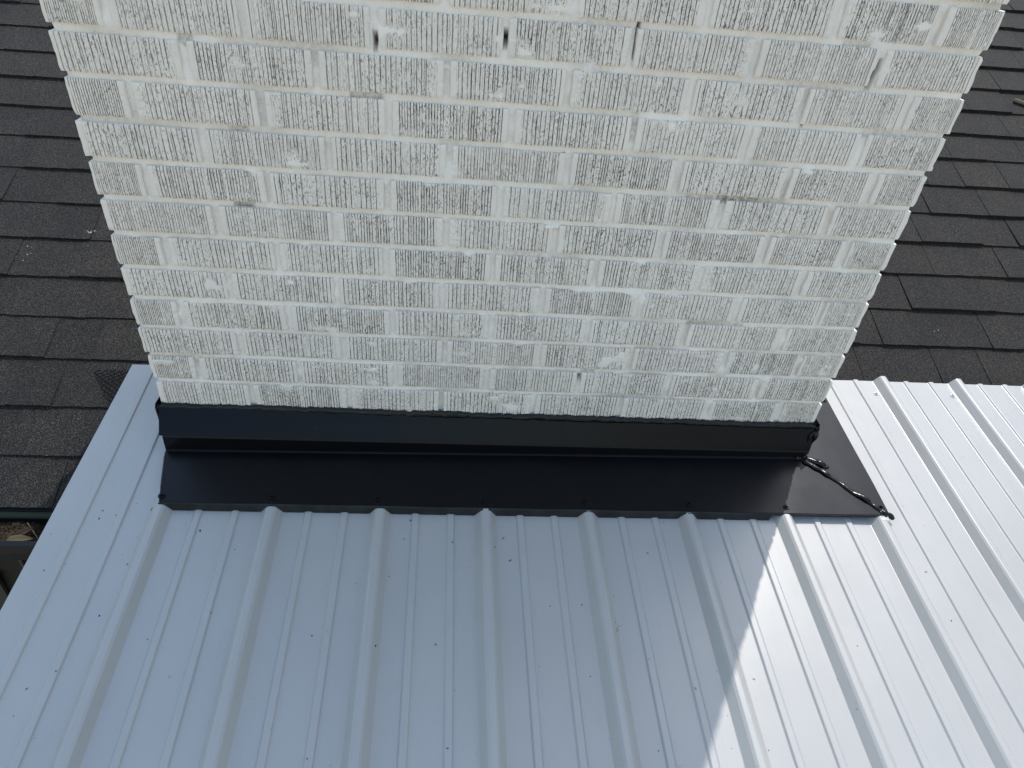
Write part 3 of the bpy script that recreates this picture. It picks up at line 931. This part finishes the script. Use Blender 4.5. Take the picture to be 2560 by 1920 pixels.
leaf('dead_leaf', M_LEAFY, (-.335, -.130, -.366), .060, .0085, .05, -.004, 'broad pale tan dead leaf against the front of the gutter', .3)
b = MB(); b.tube([(-.345, -.078, -.372), (-.318, -.105, -.367), (-.292, -.132, -.362)], [.0011, .0013, .0008], 6)
meta(b.build('twig', M_TWIG), 'thin dark stalk lying in the gutter litter', 'twig')

# twigs at the right edge of the shingles
def stick(pts, rad, label):
    b = MB()
    P = [S(*p) for p in pts]; Q = []; rr = []
    for i in range(len(P) - 1):
        for q in range(5):
            t = q / 5; Q.append(tuple(P[i][a] * (1 - t) + P[i + 1][a] * t + random.uniform(-.0006, .0006) for a in range(3)))
            rr.append((rad[i] * (1 - t) + rad[i + 1] * t) * random.uniform(.9, 1.1))
    Q.append(P[-1]); rr.append(rad[-1])
    b.tube(Q, rr, 9)
    meta(b.build('twig', M_TWIG), label, 'twig')
stick([(2.866, 1.720, .012), (2.913, 1.694, .014), (2.98, 1.65, .016), (3.10, 1.61, .012)], [.0068, .0070, .0062, .005], 'thick broken twig on the shingles, upper of the two at right edge')
stick([(2.829, 1.557, .009), (2.863, 1.536, .011), (2.96, 1.50, .013), (3.05, 1.46, .009)], [.0020, .0045, .0045, .003], 'thinner twig on the shingles, lower of the two at right edge')

# scrap of expanded wire mesh on the shingles beside the metal edge
b = MB()
poly = [(-.306, .316), (-.285, .325), (-.12, .330), (-.12, .13), (-.228, .208), (-.258, .245), (-.278, .275), (-.292, .294)]
def inside(x, y):
    c = False; n = len(poly)
    for i in range(n):
        (x1, y1), (x2, y2) = poly[i], poly[i - 1]
        if (y1 > y) != (y2 > y) and x < (x2 - x1) * (y - y1) / (y2 - y1) + x1: c = not c
    return c
for fam in (1, -1):
    for kk in range(-60, 70):
        seg = []
        for t in np.linspace(0, 1, 90):
            x = -.31 + t * .19
            s_ = .26 + kk * .0120 + fam * (x + .22) * .66
            s_ += .0007 * math.sin((x * 1000) * .8 + kk)
            if inside(x, s_):
                rn = next((i for i in range(19) if rows_(i, x) <= s_ < rows_(i + 1, x)), 2)
                hbase = .0105 * (1 - (s_ - rows_(rn, x)) / .139)
                seg.append(S(x, s_, hbase + .0022 + .0006 * fam))
            else:
                if len(seg) > 2: b.tube(seg, .00095, 4)
                seg = []
        if len(seg) > 2: b.tube(seg, .00095, 4)
meta(b.build('wire_mesh', M_WIRE), 'scrap of dark diamond wire mesh lying on the shingles beside the metal roof corner', 'wire mesh')

b = MB(); rq = random.Random(77)
for cx, cs, n, sp in ((-.440, .785, 16, .006), (-.447, .745, 24, .011), (-.60, .70, 7, .02), (-.30, .19, 4, .01), (2.14, .56, 2, .02)):
    for _ in range(n):
        x = cx + rq.gauss(0, sp); s_ = cs + rq.gauss(0, sp * .6); q = rq.uniform(.0005, .0016)
        rn = next((i for i in range(19) if rows_(i, x) <= s_ < rows_(i + 1, x)), 2)
        hb = .0118 * (1 - (s_ - rows_(rn, x)) / .139) + .0006
        b.add([S(x - q, s_, hb), S(x, s_ - q * 1.6, hb), S(x + q, s_, hb), S(x, s_ + q * 1.6, hb)], [(0, 1, 2, 3)])
meta(b.build('paint_spatter', M_TRIMW), 'tiny white paint flecks spattered on the dark shingles left of the chimney', 'paint spatter', kind='stuff')

# drilling swarf and crumbs on the white sheets
SPOTS = [(-.0787, -.1932), (-.0784, -.212), (-.0487, -.2029), (.2114, -.2798), (.2022, -.4166), (.13, -.2377), (-.0283, -.5251), (.0027, -.4217), (.0141, -.3156), (.5275, -.3369), (.6536, -.259), (.7623, -.245), (.7754, -.2984), (.6281, -.4757), (.3962, -.4588), (.5169, -.4832), (.6556, -.6553), (.4255, -.6682), (-.0658, -.5526), (-.1353, -.3309), (.104, -.4666), (.5622, -.2047), (.7424, -.2732), (.5508, -.2495), (1.1247, -.1975), (1.0726, -.2769), (1.2167, -.3442), (.9832, -.3769), (.9796, -.4447), (1.1604, -.5269), (1.1098, -.5604), (1.1595, -.6056), (1.2146, -.484), (1.4611, -.478), (1.6899, -.314), (1.2287, -.5417), (.9159, -.5355), (1.2182, -.6637), (.9153, -.3948), (.8516, -.3986), (.9823, -.5845), (1.0323, -.5053), (1.4036, -.6019), (1.152, -.66), (1.0203, -.6617), (1.3936, -.5436), (1.6892, -.4251)]
b = MB(); rd = random.Random(31)
def chip(x, y, L, w, curl):
    h = roofh(x - YAW * y); z = zpan(x, y) + h + .0012
    a = rd.uniform(0, 6.28); pts = []
    for q in range(5):
        th = a + curl * (q - 2); px = x + (q - 2) / 4 * L * math.cos(th); py = y + (q - 2) / 4 * L * math.sin(th)
        pts.append((px, py, z + (TN * (py - y))))
    b.tube(pts, [w * .5, w, w, w, w * .4], 5)
for x, y in SPOTS:
    big = rd.random() < .3
    chip(x, y, rd.uniform(.004, .0085) if big else rd.uniform(.002, .0036), rd.uniform(.0007, .0013), rd.uniform(-.5, .5))
for _ in range(170):
    x = rd.uniform(-.16, 2.6); y = rd.uniform(-1.0, .24)
    if y > -.19 and -.01 < x < 1.67: continue
    chip(x, y, rd.uniform(.0008, .0026), rd.uniform(.0003, .0006), rd.uniform(-.5, .5))
x, y = .9796, -.4447
for j in range(5): chip(x + rd.uniform(-.004, .004), y - .01 + j * .005, .008, .0006, rd.uniform(-.6, .6))
meta(b.build('metal_shavings', M_CHIP), 'tiny dark metal shavings scattered over the white sheets', 'shavings', kind='stuff')
b = MB()
def splat(x, y, rx, ry, ang):
    n = 14; h = roofh(x - YAW * y); vs = [(x, y, zpan(x, y) + h + .0011)]
    for q in range(n):
        a = 2 * math.pi * q / n; r_ = rd.uniform(.6, 1.1); dx = rx * r_ * math.cos(a); dy = ry * r_ * math.sin(a)
        px = x + dx * math.cos(ang) - dy * math.sin(ang); py = y + dx * math.sin(ang) + dy * math.cos(ang)
        vs.append((px, py, zpan(px, py) + roofh(px - YAW * py) + .0009))
    b.add(vs, [(0, 1 + q, 1 + (q + 1) % n) for q in range(n)])
splat(.1635, -.5329, .0032, .0026, 0)
for j in range(26):
    splat(-.0302 + rd.gauss(0, .0022), -.0894 + rd.gauss(0, .009), rd.uniform(.0003, .0012), rd.uniform(.0004, .002), rd.uniform(-.4, .4))
for j in range(16):
    splat(.0045 + rd.gauss(0, .006), -.1156 + rd.gauss(0, .009), rd.uniform(.0002, .0009), rd.uniform(.0004, .0014), -.6)
meta(b.build('dried_mud', M_MUD), 'small tan mud specks dried on the white metal at left', 'mud', kind='stuff')
